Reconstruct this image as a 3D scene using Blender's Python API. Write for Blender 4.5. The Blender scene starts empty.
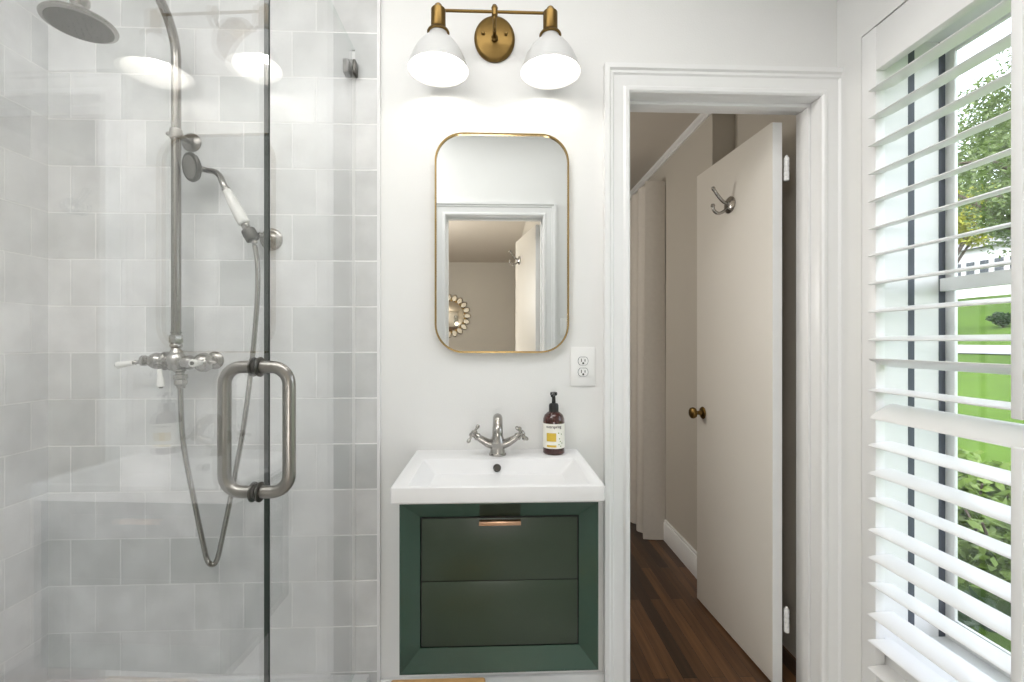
import bpy, bmesh, math, random
from mathutils import Vector, Matrix
random.seed(7)
PI = math.pi
SC = bpy.context.scene
COL = SC.collection

# ---------------------------------------------------------------- camera, sky, lights, exposure
cam_data = bpy.data.cameras.new('camera')
cam = bpy.data.objects.new('camera', cam_data); COL.objects.link(cam)
cam_data.sensor_width = 36.0
cam_data.lens = 464.0 / 1024.0 * 36.0
cam_data.clip_start = 0.02
cam.location = (0.0, -1.63, 1.27)
cam.rotation_euler = (PI/2, 0, math.radians(-2.15))
SC.camera = cam

SC.view_settings.view_transform = 'Standard'
SC.view_settings.look = 'None'
SC.view_settings.gamma = 1.0
SC.view_settings.use_curve_mapping = False
SC.view_settings.exposure = 0.33

world = bpy.data.worlds.new('sky'); SC.world = world; world.use_nodes = True
wn = world.node_tree.nodes; wl = world.node_tree.links
bg = wn['Background']
sky = wn.new('ShaderNodeTexSky')
sky.sky_type = 'NISHITA'; sky.sun_disc = False
sky.sun_elevation = math.radians(52); sky.sun_rotation = math.radians(230)
sky.air_density = 1.0; sky.dust_density = 3.0
hs = wn.new('ShaderNodeHueSaturation'); hs.inputs['Saturation'].default_value = 0.35
wl.new(sky.outputs[0], hs.inputs['Color']); wl.new(hs.outputs[0], bg.inputs[0])
bg.inputs[1].default_value = 0.95

def sun(rot, strength, angle):
    d = bpy.data.lights.new('sun', 'SUN'); d.energy = strength; d.angle = angle
    o = bpy.data.objects.new('sun', d); COL.objects.link(o); o.rotation_euler = rot
    return o
sun((math.radians(38), 0, math.radians(-60)), 0.5, math.radians(3))

def area(name, loc, rot, sx, sy, power, col=(1, 1, 1)):
    d = bpy.data.lights.new(name, 'AREA'); d.shape = 'RECTANGLE'; d.size = sx; d.size_y = sy
    d.energy = power; d.color = col
    o = bpy.data.objects.new(name, d); COL.objects.link(o); o.location = loc; o.rotation_euler = rot
    return o
area('bathroom_added_fill', (0.0, -0.92, 2.785), (0, 0, 0), 1.2, 0.5, 9.5, (1, 0.99, 0.98))  # unseen fill light added under the ceiling, no fixture there
area('shower_added_fill', (-1.0, -1.42, 2.785), (0, 0, 0), 0.8, 0.4, 10.5, (1, 0.99, 0.98))  # fill light added to brighten the shower tiles, no fixture
def lamp(name, loc, radius, power, col):  # bare point light, used for the added fills
    d = bpy.data.lights.new(name, 'POINT'); d.shadow_soft_size = radius; d.energy = power; d.color = col
    o = bpy.data.objects.new(name, d); COL.objects.link(o); o.location = loc
    return o
lamp('hall_added_fill', (-1.5, -3.6, 2.0), 0.25, 80, (1, 0.97, 0.92))  # added point fill that brightens the hall in the mirror
lamp('hall_low_added_fill', (-0.05, -3.0, 0.78), 0.22, 26, (1, 0.985, 0.96))  # low fill light added behind the camera to brighten the lower walls
lamp('bedroom_added_fill', (-0.75, 1.2, 1.8), 0.25, 22, (1, 0.97, 0.93))  # added fill for the dim bedroom, no lamp stands there
BULB = 20.0

# ---------------------------------------------------------------- materials
def lin(c):
    return tuple((v/255/12.92 if v/255 <= 0.04045 else ((v/255+0.055)/1.055)**2.4) for v in c)

def mat(name, col, rough=0.5, metal=0.0, noise=0.0, nscale=8.0, bump=0.0, bscale=60.0, coat=0.0, spec=None, stretch=None):
    m = bpy.data.materials.new(name); m.use_nodes = True
    nt = m.node_tree; N = nt.nodes; L = nt.links
    p = N['Principled BSDF']
    c = lin(col) + (1,)
    p.inputs['Base Color'].default_value = c
    p.inputs['Roughness'].default_value = rough
    p.inputs['Metallic'].default_value = metal
    if coat: p.inputs['Coat Weight'].default_value = coat; p.inputs['Coat Roughness'].default_value = 0.06
    if spec is not None: p.inputs['Specular IOR Level'].default_value = spec
    tc = N.new('ShaderNodeTexCoord'); vec = tc.outputs['Object']
    if stretch:
        mp = N.new('ShaderNodeMapping'); mp.inputs['Scale'].default_value = stretch
        L.new(vec, mp.inputs[0]); vec = mp.outputs[0]
    nz = N.new('ShaderNodeTexNoise'); nz.inputs['Scale'].default_value = nscale; nz.inputs['Detail'].default_value = 4
    L.new(vec, nz.inputs['Vector'])
    mx = N.new('ShaderNodeMix'); mx.data_type = 'RGBA'
    k = max(noise, 0.015)
    mx.inputs[6].default_value = tuple(v*(1-k) for v in c[:3]) + (1,)
    mx.inputs[7].default_value = tuple(min(1, v*(1+k)) for v in c[:3]) + (1,)
    L.new(nz.outputs['Fac'], mx.inputs[0]); L.new(mx.outputs[2], p.inputs['Base Color'])
    if bump:
        n2 = N.new('ShaderNodeTexNoise'); n2.inputs['Scale'].default_value = bscale
        L.new(vec, n2.inputs['Vector'])
        b = N.new('ShaderNodeBump'); b.inputs['Strength'].default_value = bump; b.inputs['Distance'].default_value = 0.01
        L.new(n2.outputs['Fac'], b.inputs['Height']); L.new(b.outputs[0], p.inputs['Normal'])
    return m

def emit(name, col, strength):
    m = bpy.data.materials.new(name); m.use_nodes = True
    nt = m.node_tree; nt.nodes.clear()
    e = nt.nodes.new('ShaderNodeEmission'); o = nt.nodes.new('ShaderNodeOutputMaterial')
    e.inputs[0].default_value = col + (1,); e.inputs[1].default_value = strength
    nt.links.new(e.outputs[0], o.inputs[0])
    return m

def brick_mat(name, axis, x0, z0, bw, rh, mortar, c1, c2, cm, offset=0.5, rough=0.2, bumpd=0.0015, wav=0.25, vary=0.10, grain=None):
    """tiles / planks laid on a plane; axis = the two object axes that span it"""
    m = bpy.data.materials.new(name); m.use_nodes = True
    N = m.node_tree.nodes; L = m.node_tree.links; p = N['Principled BSDF']
    tc = N.new('ShaderNodeTexCoord'); sp = N.new('ShaderNodeSeparateXYZ'); L.new(tc.outputs['Object'], sp.inputs[0])
    cb = N.new('ShaderNodeCombineXYZ')
    for i, (a, o) in enumerate(((axis[0], x0), (axis[1], z0))):
        s = N.new('ShaderNodeMath'); s.operation = 'SUBTRACT'; s.inputs[1].default_value = o
        L.new(sp.outputs[a], s.inputs[0]); L.new(s.outputs[0], cb.inputs[i])
    br = N.new('ShaderNodeTexBrick'); br.offset = offset; br.offset_frequency = 2; br.squash = 1
    br.inputs['Scale'].default_value = 1; br.inputs['Brick Width'].default_value = bw; br.inputs['Row Height'].default_value = rh
    br.inputs['Mortar Size'].default_value = mortar; br.inputs['Mortar Smooth'].default_value = 0.3; br.inputs['Bias'].default_value = 0
    br.inputs['Color1'].default_value = lin(c1) + (1,); br.inputs['Color2'].default_value = lin(c2) + (1,); br.inputs['Mortar'].default_value = lin(cm) + (1,)
    L.new(cb.outputs[0], br.inputs['Vector'])
    nz = N.new('ShaderNodeTexNoise'); nz.inputs['Scale'].default_value = 9 if not grain else 1; nz.inputs['Detail'].default_value = 5
    if grain:
        mp = N.new('ShaderNodeMapping'); mp.inputs['Scale'].default_value = grain
        L.new(tc.outputs['Object'], mp.inputs[0]); L.new(mp.outputs[0], nz.inputs['Vector'])
    else: L.new(tc.outputs['Object'], nz.inputs['Vector'])
    mr = N.new('ShaderNodeMapRange'); mr.inputs['From Min'].default_value = 0.3; mr.inputs['From Max'].default_value = 0.7
    mr.inputs['To Min'].default_value = 1-vary; mr.inputs['To Max'].default_value = 1+vary
    L.new(nz.outputs['Fac'], mr.inputs[0])
    mu = N.new('ShaderNodeVectorMath'); mu.operation = 'SCALE'
    L.new(br.outputs['Color'], mu.inputs[0]); L.new(mr.outputs[0], mu.inputs['Scale'])
    L.new(mu.outputs[0], p.inputs['Base Color'])
    p.inputs['Roughness'].default_value = rough
    n2 = N.new('ShaderNodeTexNoise'); n2.inputs['Scale'].default_value = 14; n2.inputs['Detail'].default_value = 1
    L.new(tc.outputs['Object'], n2.inputs['Vector'])
    b1 = N.new('ShaderNodeBump'); b1.invert = True; b1.inputs['Strength'].default_value = 0.8; b1.inputs['Distance'].default_value = bumpd
    L.new(br.outputs['Fac'], b1.inputs['Height'])
    b2 = N.new('ShaderNodeBump'); b2.inputs['Strength'].default_value = wav; b2.inputs['Distance'].default_value = 0.006
    L.new(n2.outputs['Fac'], b2.inputs['Height']); L.new(b1.outputs[0], b2.inputs['Normal']); L.new(b2.outputs[0], p.inputs['Normal'])
    return m

def glass_mat(name, tint, k=0.96, base=0.04):
    """clear float glass: transparent plus a Schlick mirror layer on each face"""
    m = bpy.data.materials.new(name); m.use_nodes = True
    N = m.node_tree.nodes; L = m.node_tree.links; N.clear()
    o = N.new('ShaderNodeOutputMaterial'); t = N.new('ShaderNodeBsdfTransparent'); g = N.new('ShaderNodeBsdfGlossy')
    t.inputs[0].default_value = tint + (1,); g.inputs['Roughness'].default_value = 0.0
    lw = N.new('ShaderNodeLayerWeight'); lw.inputs['Blend'].default_value = 0.5
    pw = N.new('ShaderNodeMath'); pw.operation = 'POWER'; pw.inputs[1].default_value = 5
    ml = N.new('ShaderNodeMath'); ml.operation = 'MULTIPLY_ADD'; ml.inputs[1].default_value = k; ml.inputs[2].default_value = base
    L.new(lw.outputs['Facing'], pw.inputs[0]); L.new(pw.outputs[0], ml.inputs[0])
    mx = N.new('ShaderNodeMixShader'); L.new(ml.outputs[0], mx.inputs[0]); L.new(t.outputs[0], mx.inputs[1]); L.new(g.outputs[0], mx.inputs[2])
    L.new(mx.outputs[0], o.inputs[0])
    return m

M = {}
M['wall'] = mat('white_wall_paint', (234, 234, 232), 0.55, bump=0.05, bscale=180)
M['ceiling'] = mat('white_ceiling_paint', (232, 231, 228), 0.7)
M['greige'] = mat('greige_wall_paint', (196, 190, 179), 0.6, bump=0.04, bscale=150)
M['greigeceil'] = mat('warm_ceiling_paint', (214, 206, 194), 0.7)
M['trim'] = mat('white_gloss_trim', (238, 238, 237), 0.28, bump=0.03, bscale=30)
M['doorpaint'] = mat('cream_door_paint', (222, 217, 208), 0.5, noise=0.02, nscale=3, bump=0.04, bscale=22)
TC1, TC2, TCM = (238, 238, 238), (214, 216, 215), (247, 247, 246)
M['tile_back'] = brick_mat('glazed_tile_back', 'XZ', -1.345, 0.13, 0.163, 0.1573, 0.0028, TC1, TC2, TCM)
M['tile_col'] = brick_mat('glazed_tile_column', 'XZ', -0.560, 0.13, 0.163, 0.1573, 0.0028, (216, 216, 215), (192, 194, 193), TCM, offset=0.0)  # darker tile colour stands in for the missing glass reflection
M['tile_left'] = brick_mat('glazed_tile_left', 'YZ', -0.07, 0.13, 0.163, 0.1573, 0.0028, (238, 238, 239), (224, 225, 226), (246, 246, 246))
M['floor_tile'] = brick_mat('grey_floor_tile', 'XY', 0, 0, 0.3, 0.3, 0.004, (226, 226, 224), (216, 216, 214), (190, 190, 188), rough=0.35)
M['walnut'] = brick_mat('dark_oak_planks', 'YX', 0.2, 0.013, 0.9, 0.057, 0.0012, (104, 72, 45), (46, 31, 20), (14, 9, 6), offset=0.37, rough=0.28, bumpd=0.001, wav=0.05, vary=0.35, grain=(60, 3.0, 1))
M['ceramic'] = mat('white_ceramic', (232, 232, 232), 0.38, spec=0.35)
M['porcelain'] = mat('white_porcelain', (242, 241, 236), 0.15, coat=0.4)
M['nickel'] = mat('brushed_nickel', (166, 163, 158), 0.24, 1.0, bump=0.02, bscale=90)
M['steel'] = mat('satin_steel', (150, 147, 142), 0.30, 1.0, bump=0.03, bscale=120, stretch=(1, 1, 0.1))
M['pipe'] = mat('pipe_nickel', (140, 136, 130), 0.18, 1.0)
M['pewter'] = mat('dark_nickel', (96, 94, 90), 0.35, 1.0)
M['brass'] = mat('aged_brass', (124, 100, 58), 0.38, 1.0, noise=0.15, nscale=30)
M['brightbrass'] = mat('polished_brass', (168, 142, 92), 0.22, 1.0, noise=0.06, nscale=20)
M['copper'] = mat('copper_pull', (206, 168, 138), 0.35, 1.0)
M['green'] = mat('dark_green_paint', (53, 66, 51), 0.36, noise=0.03, nscale=4, bump=0.02, bscale=60)
M['greenframe'] = mat('green_frame_paint', (56, 80, 68), 0.24, noise=0.03, nscale=4, bump=0.02, bscale=60)
M['notchshade'] = mat('notch_shade_green', (38, 50, 36), 0.5)  # shade of the notch recess put into a darker green
M['black'] = mat('black_plastic', (26, 25, 25), 0.35)
M['dark'] = mat('dark_gap', (84, 88, 97), 0.6)
M['amber'] = mat('amber_plastic', (62, 22, 14), 0.12, noise=0.1, nscale=20, coat=0.6)
M['paper'] = mat('label_paper', (240, 238, 228), 0.5)
M['yellow'] = mat('label_yellow', (212, 180, 62), 0.5, noise=0.12, nscale=300)
M['leafgreen'] = mat('label_green', (120, 140, 60), 0.5)
M['ink'] = mat('label_ink', (40, 36, 36), 0.5)
M['mirror'] = mat('silvered_mirror', (236, 238, 237), 0.0, 1.0)
M['smoky'] = mat('aged_mirror_glass', (200, 192, 176), 0.08, 1.0, noise=0.1)
M['glass'] = glass_mat('clear_shower_glass', (0.985, 0.99, 0.988), base=0.125)
M['pane'] = glass_mat('window_pane_glass', (0.97, 0.975, 0.975))
M['topedge'] = glass_mat('pale_glass_edge', (0.9, 0.95, 0.93))
M['glassedge'] = mat('green_glass_edge', (52, 60, 56), 0.2)
M['silicone'] = mat('white_silicone', (236, 236, 234), 0.4)
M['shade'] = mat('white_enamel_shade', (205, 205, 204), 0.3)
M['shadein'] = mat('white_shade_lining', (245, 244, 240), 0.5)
M['bulb'] = emit('lit_bulb', (1.0, 0.975, 0.94), BULB)
M['curtain'] = mat('beige_linen', (210, 204, 195), 0.9, noise=0.06, nscale=40, bump=0.15, bscale=400)
M['shutter'] = mat('white_shutter_paint', (240, 240, 239), 0.32)
M['wood'] = mat('light_oak', (190, 150, 100), 0.4, noise=0.2, nscale=6, stretch=(1, 12, 12))
M['outlet'] = mat('white_plastic', (240, 240, 238), 0.3)
M['lawn'] = mat('mown_grass', (62, 85, 27), 0.95, spec=0.08, noise=0.3, nscale=1.5, bump=0.4, bscale=25)
M['road'] = mat('pale_concrete', (140, 140, 147), 0.8, noise=0.05)
M['bark'] = mat('tree_bark', (84, 74, 66), 0.9, noise=0.3)
M['siding'] = mat('white_house_siding', (190, 191, 194), 0.6)
M['shingle'] = mat('grey_roof_shingle', (110, 110, 114), 0.8, noise=0.2)
M['darkglass'] = mat('dark_window_glass', (40, 46, 52), 0.1)

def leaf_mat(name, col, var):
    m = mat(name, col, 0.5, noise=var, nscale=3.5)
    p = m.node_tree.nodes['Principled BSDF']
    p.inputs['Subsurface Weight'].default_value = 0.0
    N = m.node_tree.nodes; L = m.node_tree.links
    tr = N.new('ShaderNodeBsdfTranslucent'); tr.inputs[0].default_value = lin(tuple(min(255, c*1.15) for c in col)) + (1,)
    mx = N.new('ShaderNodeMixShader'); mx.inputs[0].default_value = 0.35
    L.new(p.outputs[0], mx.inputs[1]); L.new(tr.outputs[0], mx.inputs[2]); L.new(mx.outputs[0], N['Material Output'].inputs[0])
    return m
M['leaf'] = leaf_mat('tree_leaves', (90, 108, 60), 0.45)
M['leafyellow'] = leaf_mat('yellow_green_leaves', (148, 150, 52), 0.35)
M['leafshrub'] = leaf_mat('shrub_leaves', (106, 128, 60), 0.5)
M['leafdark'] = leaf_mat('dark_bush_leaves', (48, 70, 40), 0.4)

# ---------------------------------------------------------------- builders
def V(*a): return Vector(a)

def box(bm, lo, hi, bev=0.0, seg=2):
    t = bmesh.new()
    bmesh.ops.create_cube(t, size=1)
    s = [hi[i]-lo[i] for i in range(3)]; c = [(hi[i]+lo[i])/2 for i in range(3)]
    for v in t.verts: v.co = Vector((v.co[i]*s[i]+c[i] for i in range(3)))
    if bev: bmesh.ops.bevel(t, geom=list(t.edges), offset=bev, segments=seg, affect='EDGES', profile=0.5, clamp_overlap=True)
    merge(bm, t)

def merge(bm, t, mtx=None):
    if mtx is not None: bmesh.ops.transform(t, matrix=mtx, verts=t.verts)
    me = bpy.data.meshes.new('tmp'); t.to_mesh(me); t.free(); bm.from_mesh(me); bpy.data.meshes.remove(me)

def frame_to(origin, axis):
    """matrix whose +Z looks along axis, placed at origin"""
    q = Vector(axis).normalized().to_track_quat('Z', 'Y')
    return Matrix.Translation(Vector(origin)) @ q.to_matrix().to_4x4()

def lathe(bm, prof, origin=(0, 0, 0), axis=(0, 0, 1), n=32, sx=1.0, sy=1.0, caps=True):
    """prof = [(radius, height)...] spun about the axis"""
    t = bmesh.new(); rings = []
    for r, h in prof:
        if r < 1e-6: rings.append([t.verts.new((0, 0, h))])
        else: rings.append([t.verts.new((r*sx*math.cos(2*PI*i/n), r*sy*math.sin(2*PI*i/n), h)) for i in range(n)])
    for a, b in zip(rings, rings[1:]):
        for i in range(n):
            j = (i+1) % n
            q = [a[i % len(a)], a[j % len(a)], b[j % len(b)], b[i % len(b)]]
            u = []
            for v in q:
                if v not in u: u.append(v)
            if len(u) > 2: t.faces.new(u)
    if caps:
        for rg, rev in ((rings[0], True), (rings[-1], False)):
            if len(rg) > 2: t.faces.new(list(reversed(rg)) if rev else rg)
    bmesh.ops.recalc_face_normals(t, faces=t.faces)
    merge(bm, t, frame_to(origin, axis))

def smooth_path(pts, n=8, closed=False):
    P = [Vector(p) for p in pts]; out = []
    m = len(P)
    for i in range(m if closed else m-1):
        if closed: p0, p1, p2, p3 = P[(i-1) % m], P[i], P[(i+1) % m], P[(i+2) % m]
        else: p0, p1, p2, p3 = P[max(i-1, 0)], P[i], P[i+1], P[min(i+2, m-1)]
        for k in range(n):
            t = k/n
            out.append(0.5*((2*p1)+(-p0+p2)*t+(2*p0-5*p1+4*p2-p3)*t*t+(-p0+3*p1-3*p2+p3)*t**3))
    if not closed: out.append(P[-1])
    return out

def round_rect(cx, cz, w, h, r, n=8):
    """2D rounded rectangle, list of (x, z)"""
    o = []
    for sx, sz, a0 in ((1, 1, 0), (-1, 1, 90), (-1, -1, 180), (1, -1, 270)):
        for k in range(n+1):
            a = math.radians(a0 + 90*k/n)
            o.append((cx+sx*(w/2-r)+r*math.cos(a), cz+sz*(h/2-r)+r*math.sin(a)))
    return o

def tube(bm, pts, rad, n=14, closed=False):
    """round tube along points; rad a number or one per point"""
    t = bmesh.new(); P = [Vector(p) for p in pts]; m = len(P)
    R = rad if hasattr(rad, '__len__') else [rad]*m
    up = None; rings = []
    for i in range(m):
        if closed: d = (P[(i+1) % m]-P[i-1])
        else: d = P[min(i+1, m-1)]-P[max(i-1, 0)]
        d.normalize()
        if up is None:
            up = Vector((0, 0, 1)) if abs(d.z) < 0.9 else Vector((0, 1, 0))
        up = (up - d*up.dot(d)).normalized(); sd = d.cross(up)
        rings.append([t.verts.new(P[i]+(up*math.cos(2*PI*k/n)+sd*math.sin(2*PI*k/n))*R[i]) for k in range(n)])
    for i in range(m if closed else m-1):
        a, b = rings[i], rings[(i+1) % m]
        for k in range(n): t.faces.new((a[k], a[(k+1) % n], b[(k+1) % n], b[k]))
    if not closed: t.faces.new(list(reversed(rings[0]))); t.faces.new(rings[-1])
    bmesh.ops.recalc_face_normals(t, faces=t.faces)
    merge(bm, t)

def prism(bm, outline, y0, y1, mtx=None):
    """outline in XZ extruded from y0 to y1"""
    t = bmesh.new()
    a = [t.verts.new((x, y0, z)) for x, z in outline]; b = [t.verts.new((x, y1, z)) for x, z in outline]
    t.faces.new(a); t.faces.new(list(reversed(b)))
    for i in range(len(a)):
        j = (i+1) % len(a); t.faces.new((a[i], b[i], b[j], a[j]))
    bmesh.ops.recalc_face_normals(t, faces=t.faces)
    merge(bm, t, mtx)

def obj(name, bm, m, parent=None, smooth=True, local=False, angle=35):
    """link a bmesh as one object; vertices are in world space unless local"""
    me = bpy.data.meshes.new(name)
    root = None
    if parent is not None and not local:
        root = parent
        while root.parent: root = root.parent
        mw = Matrix.LocRotScale(root.location, root.rotation_euler, None)
        bmesh.ops.transform(bm, matrix=mw.inverted(), verts=bm.verts)
    bm.normal_update()
    if smooth:
        for f in bm.faces: f.smooth = True
        ca = math.radians(angle)
        for e in bm.edges:
            if len(e.link_faces) != 2 or e.calc_face_angle(0) > ca: e.smooth = False
    bm.to_mesh(me); bm.free()
    o = bpy.data.objects.new(name, me); COL.objects.link(o)
    for mm in (m if isinstance(m, (list, tuple)) else [m]): me.materials.append(mm)
    if parent is not None: o.parent = parent
    return o

def thing(name, label, cat, loc=(0, 0, 0), rz=0.0, group=None, kind=None):
    o = bpy.data.objects.new(name, None); COL.objects.link(o)
    o.location = loc; o.rotation_euler = (0, 0, rz); o.empty_display_size = 0.05
    o['label'] = label; o['category'] = cat
    if group: o['group'] = group
    if kind: o['kind'] = kind
    return o

def tag(o, label, cat, kind=None, group=None):
    o['label'] = label; o['category'] = cat
    if kind: o['kind'] = kind
    if group: o['group'] = group
    return o

def boxes(name, lst, m, label=None, cat=None, parent=None, bev=0.0):
    bm = bmesh.new()
    for lo, hi in lst: box(bm, lo, hi, bev)
    o = obj(name, bm, m, parent)
    if label: tag(o, label, cat, 'structure')
    return o

FZ = -0.08            # floor level
CZ = 2.80             # bathroom ceiling
XR = 1.235            # window wall face
XL = -1.50            # shower wall face
YF = -1.67            # entrance wall face
DL, DR, DH = 0.477, 1.170, 2.147      # bedroom door opening

# ---------------------------------------------------------------- room shell
boxes('floor', [((XL-0.1, YF-0.13, FZ-0.1), (1.56, 0.065, FZ))], M['floor_tile'], 'pale grey tiled bathroom floor under the vanity', 'floor')
boxes('ceiling', [((XL-0.1, YF-0.13, CZ), (1.56, 0.13, CZ+0.1))], M['ceiling'], 'white painted bathroom ceiling', 'ceiling')
boxes('wall_back', [((XL-0.1, 0, FZ), (DL-0.02, 0.13, CZ)), ((DR+0.02, 0, FZ), (1.56, 0.13, CZ)), ((DL-0.02, 0, DH+0.02), (DR+0.02, 0.13, CZ))],
      M['wall'], 'white painted wall behind the mirror and the green vanity', 'wall')
boxes('wall_left', [((XL-0.1, YF-0.13, FZ), (XL, 0, CZ))], M['tile_left'], 'pale glazed square tiled wall on the shower side', 'wall')
boxes('wall_back_tile', [((XL, -0.012, FZ), (-0.553, 0, CZ))], M['tile_back'], 'grey glazed square tiles behind the shower fittings', 'wall')
boxes('wall_back_tile_column', [((-0.553, -0.012, FZ), (-0.405, 0, CZ))], M['tile_col'], 'single stacked column of grey tiles beside the glass edge, painted darker where the reflection ends', 'wall')
boxes('trim_1', [((-0.405, -0.014, FZ), (-0.395, 0, CZ))], M['ceramic'], 'thin white edging strip where the shower tile ends', 'trim')
# window wall, with the deep opening
OY0, OY1, OZ0, OZ1 = -1.112, -0.112, 0.0, 2.294
boxes('wall_right', [((XR, OY1, FZ), (1.56, 0, CZ)), ((XR, YF-0.13, FZ), (1.56, OY0, CZ)), ((XR, OY0, OZ1), (1.56, OY1, CZ)), ((XR, OY0, FZ), (1.56, OY1, OZ0))],
      M['wall'], 'white wall around the shuttered window', 'wall')
# entrance wall behind the camera, seen in the mirror
EL, ER = -0.341, 0.341
boxes('wall_front', [((XL-0.1, YF-0.13, FZ), (EL-0.02, YF, CZ)), ((ER+0.02, YF-0.13, FZ), (XR, YF, CZ)), ((EL-0.02, YF-0.13, DH+0.02), (ER+0.02, YF, CZ))],
      M['wall'], 'white wall with the entrance doorway, seen in the mirror', 'wall')
# shower tray and curb
boxes('floor_shower', [((XL, YF, FZ), (-0.56, -0.012, 0.06)), ((-0.56, YF, FZ), (-0.43, -0.014, 0.125)), ((XL, -0.03, 0.06), (-0.56, -0.012, 0.13))], M['ceramic'],
      'white shower tray and curb below the glass', 'shower tray', bev=0.004)
boxes('baseboard_back', [((-0.395, -0.016, FZ), (DL-0.093, 0, 0.10))], M['trim'], 'white baseboard under the green vanity', 'baseboard', bev=0.003)

def casing(name, xl, xr, zt, z0, y, sgn, label, maxl=9, maxr=9):
    prof = [(0.0, 0.0), (0.0, 0.012), (0.006, 0.018), (0.016, 0.018), (0.024, 0.013), (0.058, 0.016), (0.063, 0.022), (0.072, 0.022), (0.077, 0.030), (0.093, 0.030), (0.093, 0.0)]
    bm = bmesh.new(); rows = []
    for o, p in prof:
        ol, orr = min(o, maxl), min(o, maxr); yy = y - sgn*p
        rows.append([bm.verts.new(q) for q in ((xl-ol, yy, z0), (xl-ol, yy, zt+o), (xr+orr, yy, zt+o), (xr+orr, yy, z0))])
    for a, b in zip(rows, rows[1:]):
        for k in range(3):
            try: bm.faces.new((a[k], a[k+1], b[k+1], b[k]))
            except ValueError: pass
    bmesh.ops.recalc_face_normals(bm, faces=bm.faces)
    return tag(obj(name, bm, M['trim'], angle=25), label, 'trim', 'structure')
casing('trim_2', DL, DR, DH, FZ, 0.0, 1, 'white moulded casing around the bedroom doorway', maxr=0.0651)
casing('trim_3', EL, ER, DH, FZ, YF, -1, 'white moulded casing of the entrance doorway, seen in the mirror')

def jamb(name, xl, xr, zt, y0, y1, ys0, ys1, label):
    boxes(name, [((xl-0.02, y0, FZ), (xl, y1, zt+0.02)), ((xr, y0, FZ), (xr+0.02, y1, zt+0.02)), ((xl, y0, zt), (xr, y1, zt+0.02)),
                 ((xl, ys0, FZ), (xl+0.012, ys1, zt-0.012)), ((xr-0.012, ys0, FZ), (xr, ys1, zt-0.012)), ((xl, ys0, zt-0.012), (xr, ys1, zt))],
          M['trim'], label, 'door jamb', bev=0.0015)
jamb('trim_4', DL, DR, DH, 0.0, 0.13, 0.045, 0.088, 'white jamb and stop lining the bedroom doorway')
jamb('trim_5', EL, ER, DH, YF-0.13, YF, YF-0.088, YF-0.045, 'white jamb of the entrance doorway, seen in the mirror')

# bedroom beyond the doorway
BX = 1.16; BC = 2.525
boxes('floor_bedroom', [((-1.2, 0.065, FZ-0.1), (1.56, 5.0, FZ))], M['walnut'], 'dark oak strip floor in the bedroom beyond', 'floor')
boxes('ceiling_bedroom', [((-1.2, 0.13, BC), (1.56, 5.0, BC+0.1))], M['greigeceil'], 'warm grey ceiling of the bedroom beyond', 'ceiling')
boxes('wall_bedroom_right', [((BX, 0.80, FZ), (1.56, 5.0, BC)), ((1.28, 0.13, FZ), (1.56, 0.80, BC))], M['greige'], 'greige bedroom wall, with an added recess behind the open white door', 'wall')  # recess added behind the door so the hinge gap goes dark
boxes('wall_bedroom_back', [((-1.2, 5.0, FZ), (1.56, 5.1, BC))], M['greige'], 'greige far wall of the bedroom', 'wall')
boxes('wall_bedroom_left', [((-1.3, 0.13, FZ), (-1.2, 5.0, BC))], M['greige'], 'greige left wall of the bedroom', 'wall')
boxes('baseboard_bedroom', [((BX-0.016, 0.80, FZ), (BX, 5.0, 0.045)), ((BX-0.011, 0.80, 0.045), (BX, 5.0, 0.062))], M['trim'], 'white baseboard along the greige bedroom wall', 'baseboard', bev=0.002)
bm = bmesh.new()
prism(bm, [(BX, BC), (BX, BC-0.038), (BX-0.010, BC-0.038), (BX-0.012, BC-0.026), (BX-0.024, BC-0.014), (BX-0.026, BC)], 0.80, 5.0)
tag(obj('trim_6', bm, M['trim'], angle=20), 'white crown moulding at the top of the bedroom wall', 'trim', 'structure')

# hall behind the camera
HX, HY, HC = 0.37, -6.87, 2.70
boxes('floor_hall', [((-2.4, HY, FZ-0.1), (HX+0.1, YF-0.13, FZ))], M['walnut'], 'dark oak hall floor', 'floor')
boxes('ceiling_hall', [((-2.4, HY, HC), (HX+0.1, YF-0.13, HC+0.1))], M['greigeceil'], 'pale hall ceiling, seen in the mirror', 'ceiling')
boxes('wall_hall_back', [((-2.4, HY-0.1, FZ), (HX+0.1, HY, HC))], M['greige'], 'beige far hall wall, seen in the mirror', 'wall')
boxes('wall_hall_right', [((HX, HY, FZ), (HX+0.1, YF-0.13, HC))], M['greige'], 'beige hall wall behind the entrance door', 'wall')
boxes('wall_hall_left', [((-2.5, HY, FZ), (-2.4, YF-0.13, HC))], M['greige'], 'beige left hall wall', 'wall')
boxes('wall_hall_front', [((-2.4, YF-0.14, FZ), (XL-0.1, YF-0.13, HC)), ((XL-0.1, YF-0.14, CZ+0.0), (HX, YF-0.13, HC))], M['greige'], 'beige hall wall beside the bathroom', 'wall')

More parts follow.
